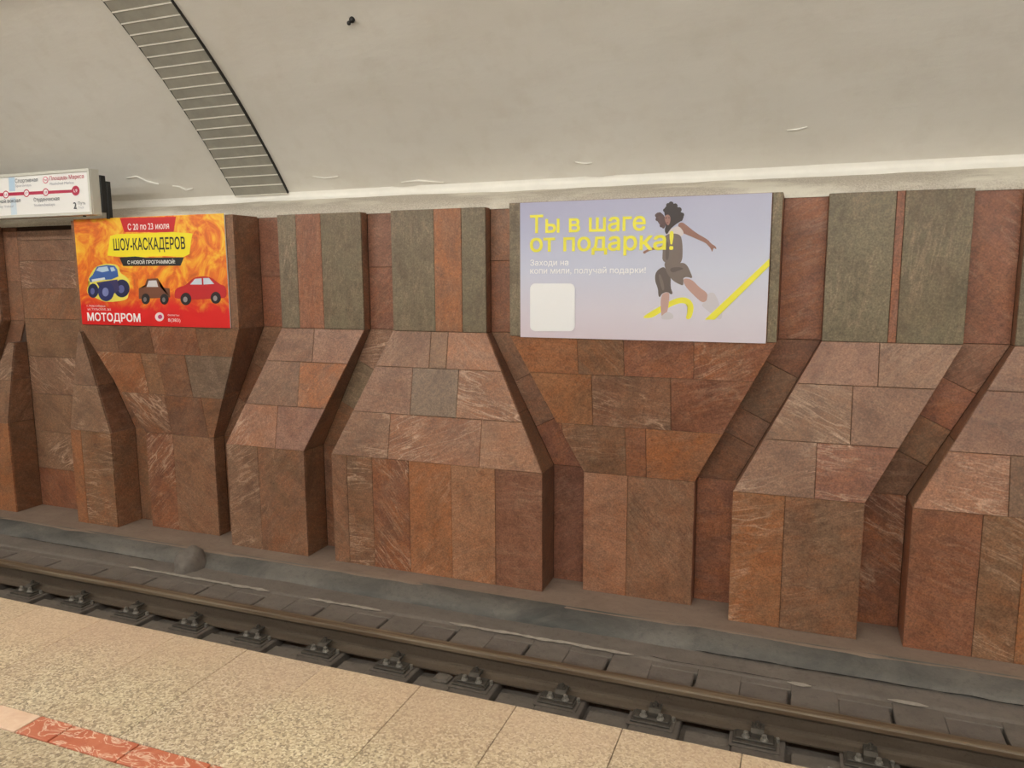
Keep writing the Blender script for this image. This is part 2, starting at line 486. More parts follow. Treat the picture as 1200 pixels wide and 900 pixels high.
# P2: under the red poster
pilaster('stone pilaster carrying the red and orange poster', *U(0, 0), *Lw(0, 0), Y_BOX, Y_LOW2,
    [(None, [(100, 320), (268, 320)], 'bbb')],
    [((220, 416.5), [(137, 400), (178, 400), (232, 402)], 'bdrb'), ((220, 465), [(170, 440), (189, 440), (222, 445)], 'Obbk'), (None, [(197, 487), (240, 490)], 'Bbb')],
    [(None, [(206, 565)], 'Rb')], 'bdd')
# P3: between the red poster and the wide foot
pilaster('narrow leaning pilaster with green, rust and green upper strips beside the red poster', *U(1, 0), *Lw(1, 0), Y_UP, Y_LOW,
    [(None, [(348.5, 318), (377.5, 318)], 'grg')],
    [((360, 424.5), [(367, 405)], 'pp'), ((335, 476), [(350, 450)], 'so'), (None, [(324, 500)], 'Lp')],
    [(None, [(304.5, 580)], 'Sb')], 'bdd')
# P4
pilaster('pilaster widening to a broad six-slab foot between the two posters', *U(2, 0), *Lw(2, 0), Y_UP, Y_LOW,
    [(None, [(509, 318), (541, 318)], 'gog')],
    [((500, 431.5), [(504, 410), (524, 410)], 'psl'), ((500, 487.5), [(482, 460), (536, 460)], 'pkL'), (None, [(456, 510), (563, 520)], 'SLl')],
    [(None, [(408, 595), (437.5, 600), (480, 605), (529.5, 615), (580.5, 620)], 'bBRolm')], 'bdd')
# P5
pilaster('stone pilaster carrying the lavender poster', *U(0, 1), *Lw(0, 1), Y_BOX, Y_LOW2,
    [(None, [(613, 320), (902, 320)], 'gbg')],
    [((731, 441), [(677, 420), (731, 420), (813, 425)], 'obrR'), ((732, 501), [(694, 470), (786, 475)], 'oBr'), (None, [(660, 530), (733, 525), (757, 528)], 'rBro')],
    [(None, [(734.5, 620)], 'lb')], 'rdr')
# P6
pilaster('narrow leaning pilaster with two broad green-grey upper slabs beside the lavender poster', *U(1, 1), *Lw(1, 1), Y_UP, Y_LOW,
    [(None, [(1046, 310), (1056, 310)], 'grg')],
    [((1020, 453), [(1030, 425)], 'pp'), ((975, 520), [(998, 485)], 'Sp'), (None, [(956, 550)], 'SR')],
    [(None, [(917, 650)], 'Ob')], 'bdr')
# P7 (running out of the photograph)
pilaster('pilaster with a broad rust-brown foot past the lavender poster', *U(2, 1), *Lw(2, 1), Y_UP, Y_LOW,
    [(None, [(1260, 310), (1300, 310)], 'gog')],
    [((1160, 458), [(1262, 430)], 'pp'), ((1160, 532), [(1240, 500)], 'ps'), (None, [(1183, 570), (1290, 580)], 'Lsl')],
    [(None, [(1146, 680), (1196, 690), (1260, 690), (1330, 700)], 'rBobr')], 'bdr')
# P8 and P-1: mostly or wholly past the picture's sides
pilaster('stone pilaster beyond the broad rust-brown foot', *U(0, 2), *Lw(0, 2), Y_BOX, Y_LOW2,
    [(None, [(1500, 320)], 'gb')], [((1500, 480), [], 'r'), (None, [], 'b')], [(None, [], 'l')], 'rdr')
pilaster('narrow brown pilaster beyond the tiled niche under the line map', -9.16, -8.28, -9.735, -8.851, Y_UP, Y_LOW,
    [(None, [(-20, 320)], 'sb')], [((-10, 430), [], 's'), (None, [], 'p')], [(None, [], 'b')], 'bdd')

# half feet left and right of the niche
XN0, XN1 = -8.06, -7.1164
def half_foot(label, xin, xout, z_top, s, sl_codes, lo_rows):
    # xin = vertical niche side, xout = foot's outer edge; s = +1 when the foot lies to the right of the niche
    k = (z_top-Z_1)/(Z_2-Z_1)
    y_top = Y_LOW + (Y_UP-Y_LOW)*k
    xo_top = xout + (xin-xout)*min(1.0, k*1.02)
    t = empty('pilaster_foot', ((xin+xout)/2, Y_LOW, Z_0)); tag(t, label, 'pilaster', 'half feet flanking the niche')
    L_ = lambda a, b: (min(a, b), max(a, b))
    (tl, tr), (bl, br) = L_(xin, xo_top), L_(xin, xout)
    core(t, [(tl, y_top, z_top), (bl, Y_LOW, Z_1), (bl, Y_LOW, Z_0)], [(tr, y_top, z_top), (br, Y_LOW, Z_1), (br, Y_LOW, Z_0)])
    poly = [V((tl, y_top, z_top)), V((tr, y_top, z_top)), V((br, Y_LOW, Z_1)), V((bl, Y_LOW, Z_1))][::-1]
    zc = Z_1 + 0.42*(Z_2-Z_1)
    slab(clip(poly, V((0, 0, zc)), V((0, 0, 1))), sl_codes[0], t)
    slab(clip(poly, V((0, 0, zc)), V((0, 0, -1))), sl_codes[1], t)
    front(t, bl, br, bl, br, Z_1, Z_0, Y_LOW, Y_LOW, lo_rows)
    side(t, xin, xin, z_top, Z_1, y_top, Y_LOW, -s, 'dd', (zc,)); side(t, xin, xin, Z_1, Z_0, Y_LOW, Y_LOW, -s, 'd')
    side(t, xo_top, xout, z_top, Z_1, y_top, Y_LOW, s, 'bd', (zc,)); side(t, xout, xout, Z_1, Z_0, Y_LOW, Y_LOW, s, 'b')
half_foot('wedge-topped half foot between the niche and the red poster pilaster', XN1, Lw(2, -1)[1], -0.57+ZC, 1, 'sS', [(None, [(99, 560)], 'oB')])
half_foot('half foot on the far side of the niche from the red poster', XN0, Lw(2, -1)[0], -0.709+ZC, -1, 'Ss', [(None, [], 'o')])

# ------------------------------------------------------------------ recessed wall between the pilasters
wall = obj('wall_back', [V((-16, Y_REC+0.016, Z_0-0.3)), V((9, Y_REC+0.016, Z_0-0.3)), V((9, Y_REC+0.016, Z_T+0.02)), V((-16, Y_REC+0.016, Z_T+0.02))], [(0, 1, 2, 3)], MORTAR)
tag(wall, 'recessed brown stone wall behind the pilasters', kind='structure')
def strip(ul, ur, ll, lr, up_cut, up_codes, sl_codes, lo_codes, lo_cut=None):
    up = [V((ul, Y_REC, Z_2)), V((ur, Y_REC, Z_2)), V((ur, Y_REC, Z_T)), V((ul, Y_REC, Z_T))]
    zs = [Z_T+1] + list(up_cut) + [Z_2-1]
    for i, cde in enumerate(up_codes):
        slab(clip(clip(up, V((0, 0, zs[i])), V((0, 0, -1))), V((0, 0, zs[i+1])), V((0, 0, 1))), cde, wall)
    sl = [V((ll, Y_REC, Z_1)), V((lr, Y_REC, Z_1)), V((ur, Y_REC, Z_2)), V((ul, Y_REC, Z_2))]
    c0 = V(((ul+ur)/2, Y_REC, Z_2)); c1 = V(((ll+lr)/2, Y_REC, Z_1)); ax = (c1-c0).normalized()
    m = len(sl_codes)
    fr = [-9] + [(c1-c0).length*(k/m + rs.uniform(-.05, .05)) for k in range(1, m)] + [99]
    for i, cde in enumerate(sl_codes):
        slab(clip(clip(sl, c0+ax*fr[i], ax), c0+ax*fr[i+1], -ax), cde, wall)
    lo_ = [V((ll, Y_REC, Z_0)), V((lr, Y_REC, Z_0)), V((lr, Y_REC, Z_1)), V((ll, Y_REC, Z_1))]
    if lo_cut is None: slab(lo_, lo_codes, wall)
    else:
        slab(clip(lo_, V((0, 0, lo_cut)), V((0, 0, 1))), lo_codes[0], wall); slab(clip(lo_, V((0, 0, lo_cut)), V((0, 0, -1))), lo_codes[1], wall)
zpx = lambda x, y: at_y(x, y, Y_REC).z
strip(U(0, 0)[1], U(1, 0)[0], Lw(0, 0)[1], Lw(1, 0)[0], [zpx(314, 324)], 'mr', 'sdb', 'b')
strip(U(1, 0)[1], U(2, 0)[0], Lw(1, 0)[1], Lw(2, 0)[0], [zpx(444, 313)], 'mr', 'Skb', 'b')
strip(U(2, 0)[1], U(0, 1)[0], Lw(2, 0)[1], Lw(0, 1)[0], [zpx(586, 305.5)], 'br', 'bBr', 'm')
strip(U(0, 1)[1], U(1, 1)[0], Lw(0, 1)[1], Lw(1, 1)[0], [], 'r', 'rbbd', 'r')
strip(U(1, 1)[1], U(2, 1)[0], Lw(1, 1)[1], Lw(2, 1)[0], [], 'R', 'mrbd', 'R')
strip(U(2, 1)[1], U(0, 2)[0], Lw(2, 1)[1], Lw(0, 2)[0], [], 'r', 'bdb', 'b')
strip(-8.28, -8.06, -8.851, -8.555, [zpx(15, 330)], 'bb', 'dbd', 'b')
strip(-7.1164, U(0, 0)[0], Lw(2, -1)[1], Lw(0, 0)[0], [], 'b', 'db', 'b')
# niche panel of level courses
zz = [0.500, 0.3965, 0.176, -0.120, -0.4527, -0.8709, -1.2875, -1.7169, -2.1445, -2.5868]
cod = 'ssSbsSsSr'
for i in range(9):
    slab([V((-8.06, Y_REC, zz[i+1]+ZC)), V((XN1, Y_REC, zz[i+1]+ZC)), V((XN1, Y_REC, zz[i]+ZC)), V((-8.06, Y_REC, zz[i]+ZC))], cod[i], wall)

# ------------------------------------------------------------------ track bed, berm and ledge at the wall's foot
def bed_disp(x, y, z, k):
    return Vector((0, 0, noise.noise((x*3, y*5, 0))*0.004 + noise.noise((x*0.7, y, 4))*0.006))
bp = [(4.48+0.52*i/8, Z_BED-0.004) for i in range(9)] + [(5.06, Z_BED+0.004), (5.12, Z_BED+0.008), (5.18, Z_BED+0.012), (5.24, Z_BED+0.016)]
bed = sweep('floor_track', [(1.9, Z_BED-0.06), (4.30, Z_BED-0.06), (4.47, Z_BED-0.06), (5.9, Z_BED-0.05)], -16, 9, 4, BED, None, False)
tag(bed, 'sooty grey concrete track bed', kind='structure')
far = sweep('track_apron', [(5.00, Z_BED-0.04)]+bp[8:], -16, 9, 420, BED, bed, True, bed_disp)
def berm_bulge(x):
    b = 0.0
    for x0, x1, h in ((-2.95, -1.645, 0.022), (-1.645, 9.0, 0.004), (-16, -5.5, 0.004)):
        if x0 < x <= x1: b = h*min(1.0, (x-x0)/0.12)
    return b
def berm_disp(x, y, z, k):
    n = noise.noise((x*1.3, k*0.35, 2))*0.016 + noise.noise((x*5, k*0.8, 7))*0.006
    w = math.sin(math.pi*min(1, k/7.0)*0.9+0.15)
    return Vector((0, -(n+berm_bulge(x))*w*1.3, (n*0.5+berm_bulge(x)*0.7)*w))
berm_prof = [(5.215, Z_BED-0.004), (5.225, Z_BED+0.020), (5.245, Z_BED+0.042), (5.28, Z_BED+0.060), (5.32, Z_BED+0.074), (5.36, Z_BED+0.087), (5.395, Z_BED+0.096), (5.44, Z_BED+0.100)]
berm = sweep('painted_berm', berm_prof, -16, 9, 560, PAINT, bed, True, berm_disp)
def dust_disp(x, y, z, k):
    n = noise.noise((x*1.1, 9, 2))*0.030 + noise.noise((x*4.2, 5, 2))*0.012
    if k == 0: return Vector((0, n-0.01, -0.012))
    if k == 1: return Vector((0, n, 0.001))
    return Vector((0, 0, noise.noise((x*3, y*4, 1))*0.003))
dust = sweep('dusty_ledge', [(5.39, Z_0-0.004), (5.405, Z_0+0.001), (5.46, Z_0+0.001), (5.56, Z_0), (5.75, Z_0), (5.96, Z_0)], -16, 9, 560, DUST, bed, True, dust_disp)
# crack and pale lime seams on the bed
def ribbon(name, pts, w, mat, parent, z):
    vs_, fs = [], []
    for i, (x, y) in enumerate(pts):
        ww = w*(0.5+rs.random())*min(1, (i+0.2), (len(pts)-0.8-i))
        vs_ += [V((x, y-ww/2, z)), V((x, y+ww/2, z))]
    for i in range(len(pts)-1): fs.append((2*i, 2*i+2, 2*i+3, 2*i+1))
    return obj(name, vs_, fs, mat, parent)
def seam(name, x0, x1, y, w, mat, z, step=0.05, wob=0.012):
    n = max(3, int((x1-x0)/step))
    pts = [(x0+(x1-x0)*i/n, y + noise.noise(((x0+(x1-x0)*i/n)*5, y*9, 1))*wob) for i in range(n+1)]
    return ribbon(name, pts, w, mat, bed, z)
for x0, x1 in ((-5.75, -4.15), (-3.75, -3.05), (-2.45, -1.0), (0.02, 0.17), (0.62, 0.85)):
    seam('lime_seam', x0, x1, 5.010, 0.034, LIME, Z_BED+0.016)
seam('crack', -0.6, 2.2, 5.205, 0.012, SLOT, Z_BED+0.028, 0.04, 0.02)
seam('crack', -7.6, -5.6, 5.20, 0.008, SLOT, Z_BED+0.026, 0.04, 0.02)
seam('crack', -0.9, 0.2, 5.03, 0.006, SLOT, Z_BED+0.014, 0.04, 0.02)

# sleepers, with concrete infill between them
X_F0, PITCH_F = -6.0783, 0.595
FI = range(-6, 18)
sl_me = None
for i in FI:
    xc = X_F0 + PITCH_F*i
    if sl_me is None:
        o = box('sleeper', -0.145, 0.145, 3.05, 4.93, Z_BED-0.12, Z_BED+0.004, SLEEPER, None, 0.006); sl_me = o.data
    else: o = link('sleeper', sl_me, None)
    o.location.x = xc + 0.01
    tag(o, 'sooty dark sleeper sunk in the track concrete under the rail', 'sleeper', 'sleepers under the rail')
    # infill pads: near side of the rail, far side of the rail
    x0, x1 = xc+0.155+0.034, xc+PITCH_F-0.137
    bm = bmesh.new(); bx(bm, x0, x1, 3.05, 4.275, Z_BED-0.10, Z_BED-0.010+rs.uniform(-.004, .004), 0.008)
    bm_obj('concrete_infill', bm, BED, bed)
    bm = bmesh.new(); bx(bm, x0-0.012, x1, 4.50, 5.004, Z_BED-0.10, Z_BED+0.003+rs.uniform(-.002, .002), 0.004)
    bm_obj('concrete_infill', bm, BED, bed)
    box('concrete_infill', xc-0.14, x0-0.013, 4.935, 5.004, Z_BED-0.10, Z_BED+0.003, BED, bed, 0.004)

# rail
YR = 4.4356 - 0.0365
H = Z_HEAD
half = [(0.0, H), (0.020, H-0.0005), (0.032, H-0.004), (0.0365, H-0.012), (0.0375, H-0.034), (0.033, H-0.041), (0.012, H-0.049), (0.009, H-0.062), (0.009, H-0.128), (0.013, H-0.142), (0.030, H-0.152), (0.075, H-0.165), (0.075, H-0.176), (0.0, H-0.176)]
prof = [(YR-a, z) for a, z in half] + [(YR+a, z) for a, z in half[-2:0:-1]]
rail = empty('rail', (-3, YR, Z_HEAD-0.18)); tag(rail, 'brown running rail with worn shiny head beside the stone wall', 'rail')
def railpiece(name, idx, mat):
    vs_, fs = [], []
    xs = [-16+25*i/40 for i in range(41)]
    for x in xs: vs_ += [V((x, prof[k % len(prof)][0], prof[k % len(prof)][1])) for k in idx]
    n = len(idx)
    for i in range(40):
        for k in range(n-1): fs.append((i*n+k, (i+1)*n+k, (i+1)*n+k+1, i*n+k+1))
    return obj(name, vs_, fs, mat, rail)
m = len(prof)
railpiece('rail_head', [m-4, m-3, m-2, m-1, 0, 1, 2, 3, 4], RAILHEAD)
railpiece('rail_web', list(range(4, m-3)), RAIL)

# rail fasteners
def make_fastener():
    t = empty('rail_fastener', (0, 0, 0))
    zb = Z_BED+0.004
    bm = bmesh.new(); bx(bm, -0.155, 0.125, 4.185, 4.322, zb, zb+0.008, 0.002); bm_obj('pad', bm, SLEEPER, t)
    bm = bmesh.new(); bx(bm, -0.135, 0.105, 4.205, 4.325, zb+0.008, zb+0.022, 0.003); bx(bm, -0.12, 0.092, 4.235, 4.322, zb+0.022, zb+0.032, 0.003); bm_obj('base_plate', bm, IRON, t)
    # bent clip holding the rail foot
    bm = bmesh.new()
    pr = [(4.262, zb+0.032), (4.262, zb+0.058), (4.285, zb+0.074), (4.352, zb+0.074), (4.352, zb+0.060), (4.295, zb+0.058), (4.286, zb+0.032)]
    a = [bm.verts.new((-0.036, y, z)) for y, z in pr]; b = [bm.verts.new((0.036, y, z)) for y, z in pr]
    for k in range(len(pr)): bm.faces.new((a[k], a[(k+1) % len(pr)], b[(k+1) % len(pr)], b[k]))
    bm.faces.new(a[::-1]); bm.faces.new(b); bmesh.ops.recalc_face_normals(bm, faces=bm.faces)
    clipo = bm_obj('clip', bm, IRON, t)
    bm = bmesh.new(); cyl(bm, (0, 4.318, zb+0.074), 0.022, 0.022, 0.004, 12); cyl(bm, (0, 4.318, zb+0.078), 0.0175, 0.0165, 0.018, 6, 0.3); cyl(bm, (0, 4.318, zb+0.096), 0.010, 0.009, 0.008, 8)
    bm_obj('clip_nut', bm, IRON, clipo)
    for sx in (-0.062, 0.040):
        bm = bmesh.new(); cyl(bm, (sx, 4.258, zb+0.032), 0.024, 0.019, 0.012, 12); cyl(bm, (sx, 4.258, zb+0.044), 0.0155, 0.0145, 0.018, 6, 0.2); cyl(bm, (sx, 4.258, zb+0.062), 0.008, 0.007, 0.004, 8)
        bm_obj('bolt', bm, BOLT, t)
    bm = bmesh.new(); cyl(bm, (0.112, 4.30, zb+0.008), 0.014, 0.012, 0.026, 6); bm_obj('stud', bm, BOLT, t)
    return t
def copy_tree(o, parent=None):
    c = o.copy(); COL.objects.link(c)
    if parent: c.parent = parent
    for ch in o.children: copy_tree(ch, c)
    return c
proto = make_fastener()
for n_, i in enumerate(FI):
    f_ = proto if n_ == 0 else copy_tree(proto)
    f_.location = (0, 0, 0)
for n_, f_ in enumerate([o for o in COL.objects if o.name.startswith('rail_fastener')]):
    f_.location.x = X_F0 + PITCH_F*list(FI)[n_]
    tag(f_, 'dark iron fastener bolted over the foot of the rail', 'fastener', 'fasteners along the rail')

# mound and rubble
def lump(name, c, sx, sy, sz, mat, label, cat, seed, sub=4, amp=0.22):
    bm = bmesh.new(); bmesh.ops.create_icosphere(bm, subdivisions=sub, radius=1.0)
    for v in bm.verts:
        n = noise.noise(v.co*1.7+Vector((seed, 0, 0)))*amp + noise.noise(v.co*4+Vector((seed, 2, 0)))*amp*0.25
        p = v.co*(1+n)
        p.x = math.copysign(abs(p.x)**0.85, p.x); p.y = math.copysign(abs(p.y)**0.85, p.y)
        v.co = Vector((c[0]+p.x*sx, c[1]+p.y*sy, c[2]+max(p.z, -0.15)*sz))
    return tag(bm_obj(name, bm, mat, None, True), label, cat)
lump('concrete_mound', (-5.19, 5.20, Z_BED), 0.125, 0.15, 0.20, BED, 'rounded grey concrete mound on the painted berm', 'mound', 3.3)
def rubble():
    bm = bmesh.new(); bx(bm, -2.20, -2.09, 4.215, 4.31, Z_BED-0.012, Z_BED+0.022, 0.012)
    for v in bm.verts: v.co += Vector((noise.noise(v.co*30), noise.noise(v.co*31), noise.noise(v.co*29)*0.5))*0.012
    return tag(bm_obj('rubble_chunk', bm, BED), 'flat broken lump of grey concrete by the rail foot', 'rubble')
rubble()

# ------------------------------------------------------------------ platform
plat = box('floor_platform', -16, 9, -8.2, Y_EDGE-0.004, -0.30, -0.028, plain('platform_bed', (120, 104, 88), 0.9))
tag(plat, 'speckled beige granite platform', kind='structure')
pw = box('wall_platform', -16, 9, -8.0, Y_EDGE-0.25, -1.40, -0.30, BED); tag(pw, 'dark concrete wall under the platform edge', kind='structure')
def paver(x0, x1, y0, y1, mat, name='paving_slab', tint=1.0, gap=0.0011):
    o = box(name, x0+gap, x1-gap, y0+gap, y1-gap, -0.03, rs.uniform(-0.0006, 0.0006), mat, plat, 0.0015)
    o.color = (tint, tint*rs.uniform(0.985, 1.0), tint*rs.uniform(0.96, 1.0), 1); return o
XJ = [-3.046, -2.689, -2.282, -1.937, -1.585, -1.189, -0.830, -0.470, -0.107]
xj = [XJ[0]-0.362*k for k in range(24, 0, -1)] + XJ + [XJ[-1]+0.362*k for k in range(1, 12)]
for a, b in zip(xj, xj[1:]): paver(a, b, 1.600, Y_EDGE, GRANITE, tint=rs.uniform(0.88, 0.95))
xr = [-2.124-0.145]+[-2.124+0.280*k for k in range(0, 14)]
for a, b in zip(xr, xr[1:]): paver(a, b, 1.503, 1.600, REDM, 'red_strip_tile', gap=0.003)
paver(-2.46, xr[0], 1.503, 1.600, WHITEM, 'pale_strip_tile', gap=0.003)
for k in range(20): paver(-2.46-0.28*(k+1), -2.46-0.28*k, 1.503, 1.600, REDM if k % 4 != 3 else WHITEM, 'red_strip_tile' if k % 4 != 3 else 'pale_strip_tile', gap=0.003)
xi = [-9.1+0.6*k for k in range(22)]
for a, b in zip(xi, xi[1:]):
    for y0, y1 in ((0.90, 1.503), (0.30, 0.90), (-0.30, 0.30)): paver(a+0.17, b+0.17, y0, y1, GRANITE, tint=rs.uniform(0.74, 0.80))
rest = box('floor_hall', -16, 9, -8.2, -0.302, -0.02, -0.001, GRANITE); tag(rest, 'granite hall floor behind the platform edge', kind='structure')
wf = box('wall_far', -16, 9, -12.2, -11.93, -1.4, Z_T+0.4, plain('far_wall_stone', (120, 88, 70), 0.5)); tag(wf, 'brown stone wall across the hall', kind='structure')

# ------------------------------------------------------------------ tube lamps over the platform (above and behind the camera)
def emis(name, rgb, s):
    t = NT(name); t.b.inputs['Emission Color'].default_value = rgb; t.b.inputs['Emission Strength'].default_value = s; t.col((0.9, 0.9, 0.9, 1)); return t.m
TUBE = emis('warm_white_tube', (0.98, 0.985, 0.94, 1), LAMP_W)
def lamp_row(y, z, label):
    t = empty('tube_lamp', (-3, y, z)); tag(t, label, 'lamp')
    bm = bmesh.new(); bx(bm, -14, 8, y-0.05, y+0.05, z+0.05, z+0.08); bm_obj('housing', bm, ALU, t)
    vs_, fs = [], []
    for i in range(12):
        a = 2*math.pi*i/12
        vs_ += [V((-14, y+0.04*math.cos(a), z+0.04*math.sin(a))), V((8, y+0.04*math.cos(a), z+0.04*math.sin(a)))]
    for i in range(12): j = (i+1) % 12; fs.append((2*i, 2*i+1, 2*j+1, 2*j))
    obj('tube', vs_, fs, TUBE, t)
    for x in (-12, -8, -4, 0, 4, 7):
        box('hanger', x-0.01, x+0.01, y-0.01, y+0.01, z+0.08, 5.45, ALU, t)
lamp_row(-0.9, 3.75, 'long warm tube lamp over the platform near the track')
lamp_row(-5.1, 3.75, 'long warm tube lamp over the far half of the platform')

# ------------------------------------------------------------------ ceiling slat band
XB, WB = -5.308, 0.6176
a_bot = math.atan2(0.812+ZC-VC[1], 6.25-VC[0])
da = 0.1046/VR
NS = 34
band = empty('ceiling_slat_band', (XB+WB/2, 6.25, 0.8+ZC)); tag(band, 'grey metal slat band curving up the white vault', 'ceiling panel')
def arc_pt(a, off): return ((VC[0]+(VR-off)*math.cos(a)), VC[1]+(VR-off)*math.sin(a))
vs_, fs = [], []
for i in range(NS*2+1):
    a = a_bot + da*i/2
    y, z = arc_pt(a, 0.016); y2, z2 = arc_pt(a, -0.03)
    vs_ += [V((XB+0.004, y, z)), V((XB+WB-0.004, y, z)), V((XB+WB-0.004, y2, z2)), V((XB+0.004, y2, z2))]
for i in range(NS*2):
    p_, q_ = 4*i, 4*(i+1)
    for k in range(4): fs.append((p_+k, p_+(k+1) % 4, q_+(k+1) % 4, q_+k))
fs += [(3, 2, 1, 0)]
obj('backing', vs_, fs, SLATB, band)
for i in range(NS):
    bm = bmesh.new()
    a0, a1 = a_bot + da*(i+0.055), a_bot + da*(i+0.955)
    c = []
    for x in (XB, XB+WB):
        for a, off in ((a0, 0.026), (a1, 0.021), (a1, 0.015), (a0, 0.015)):
            y, z = arc_pt(a, off); c.append(bm.verts.new((x, y, z)))
    for k in range(4): bm.faces.new((c[k], c[(k+1) % 4], c[4+(k+1) % 4], c[4+k]))
    bm.faces.new(c[3::-1]); bm.faces.new(c[4:]); bmesh.ops.recalc_face_normals(bm, faces=bm.faces)
    so = bm_obj('slat', bm, SLATM, band)
    bm = bmesh.new()                          # raised pale strip, a glint painted along the slat's lower edge
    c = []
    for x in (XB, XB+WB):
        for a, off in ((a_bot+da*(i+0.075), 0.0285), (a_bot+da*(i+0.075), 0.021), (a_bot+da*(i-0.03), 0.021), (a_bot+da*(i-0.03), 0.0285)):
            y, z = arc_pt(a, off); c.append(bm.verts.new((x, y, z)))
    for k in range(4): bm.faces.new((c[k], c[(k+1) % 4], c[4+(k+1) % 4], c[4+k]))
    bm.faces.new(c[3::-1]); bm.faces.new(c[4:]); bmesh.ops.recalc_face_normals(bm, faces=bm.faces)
    bm_obj('glint_strip', bm, SLATB, so)
for x0, x1 in ((XB-0.006, XB), (XB+WB, XB+WB+0.006)):
    vs_, fs = [], []
    for i in range(NS*2+1):
        a = a_bot + da*i/2
        (y, z), (y2, z2) = arc_pt(a, 0.026), arc_pt(a, -0.03)
        vs_ += [V((x0, y, z)), V((x1, y, z)), V((x1, y2, z2)), V((x0, y2, z2))]
    for i in range(NS*2):
        p_, q_ = 4*i, 4*(i+1)
        for k in range(4): fs.append((p_+k, p_+(k+1) % 4, q_+(k+1) % 4, q_+k))
    fs += [(0, 1, 2, 3)]
    obj('edge_trim', vs_, fs, BLACK, band)

# curled flakes of whitewash low on the vault
def on_vault(x, y, off=0.004):
    d = ray(x, y); r_ = VR-off; cz = VC[1]-ZC
    a = d.y*d.y+d.z*d.z; b = -2*(d.y*VC[0]+d.z*cz); c = VC[0]**2+cz**2-r_*r_
    p = d*((-b+math.sqrt(b*b-4*a*c))/(2*a)); p.z += ZC; return p
for path, w in (([(148, 209), (160, 207), (172, 213), (186, 216)], 1.6), ([(202, 218), (210, 219), (218, 223), (226, 221)], 1.4), ([(66, 206), (78, 209), (90, 206)], 1.2),
                ([(922, 153), (934, 152), (946, 149)], 1.6), ([(674, 190), (684, 192), (694, 191)], 1.4), ([(366, 207), (380, 209), (396, 207)], 1.2), ([(470, 214), (490, 212), (520, 214)], 1.2)):
    vs_, fs = [], []
    for i, (x, y) in enumerate(path):
        k = w*(0.4+rs.random()*0.8)*(0.4 if i in (0, len(path)-1) else 1)
        vs_ += [on_vault(x, y+k, -0.004), on_vault(x, y+k*0.4, 0.016), on_vault(x, y-k, 0.010), on_vault(x, y-k*1.3, -0.004)]
    for i in range(len(path)-1):
        for k in range(3): fs.append((4*i+k, 4*i+k+1, 4*(i+1)+k+1, 4*(i+1)+k))
    obj('plaster_flake', vs_, fs, CREST, ceil, True)

# ceiling hook
hk = empty('ceiling_hook', (-3.25, 5.182, 1.907+ZC)); tag(hk, 'small dark iron hook stub in the white vault', 'hook')
bm = bmesh.new(); bmesh.ops.create_uvsphere(bm, u_segments=12, v_segments=8, radius=0.022)
for v in bm.verts: v.co = Vector((-3.25+v.co.x, 5.175+v.co.y, 1.897+ZC+v.co.z*1.1))
bm_obj('stub', bm, BLACK, hk, True)
bm = bmesh.new(); bmesh.ops.create_uvsphere(bm, u_segments=10, v_segments=6, radius=0.016)
for v in bm.verts: v.co = Vector((-3.262+v.co.x, 5.150+v.co.y, 1.868+ZC+v.co.z))
bm_obj('eye', bm, BLACK, hk, True)

# ------------------------------------------------------------------ flat print helpers (all on the plane of their own sign)
INK = {}
def ink(r, g, b, rough=0.45):
    k = (r, g, b)
    if k not in INK: INK[k] = plain('ink_%d_%d_%d' % k, k, rough)
    return INK[k]
def smooth_loop(pts, n=2):                    # corner cutting
    for _ in range(n):
        out = []
        for i in range(len(pts)):
            (ax, ay), (bx_, by) = pts[i], pts[(i+1) % len(pts)]
            out += [(ax*0.75+bx_*0.25, ay*0.75+by*0.25), (ax*0.25+bx_*0.75, ay*0.25+by*0.75)]
        pts = out
    return pts
def glyph_mesh(me):
    # outline edges of a text curve -> clean triangles (even-odd fill), free of doubled faces
    pts = [Vector((v.co.x, v.co.y)) for v in me.vertices]
    eds = [tuple(e.vertices) for e in me.edges]
    nv, ne, nf, *_ = delaunay_2d_cdt(pts, eds, [], 1, 1e-5)
    P = np.array([(pts[a].x, pts[a].y, pts[b].x, pts[b].y) for a, b in eds])
    keep = []
    for f in nf:
        cx = sum(nv[i].x for i in f)/len(f); cy = sum(nv[i].y for i in f)/len(f)
        c = (P[:, 1] > cy) != (P[:, 3] > cy)
        Q = P[c]
        if len(Q) and int(((Q[:, 0]+(cy-Q[:, 1])*(Q[:, 2]-Q[:, 0])/(Q[:, 3]-Q[:, 1])) > cx).sum()) % 2: keep.append(tuple(f))
    used = sorted({i for f in keep for i in f}); mp = {i: k for k, i in enumerate(used)}
    return mesh('glyphs', [V((nv[i].x, nv[i].y, 0)) for i in used], [tuple(mp[i] for i in f) for f in keep])
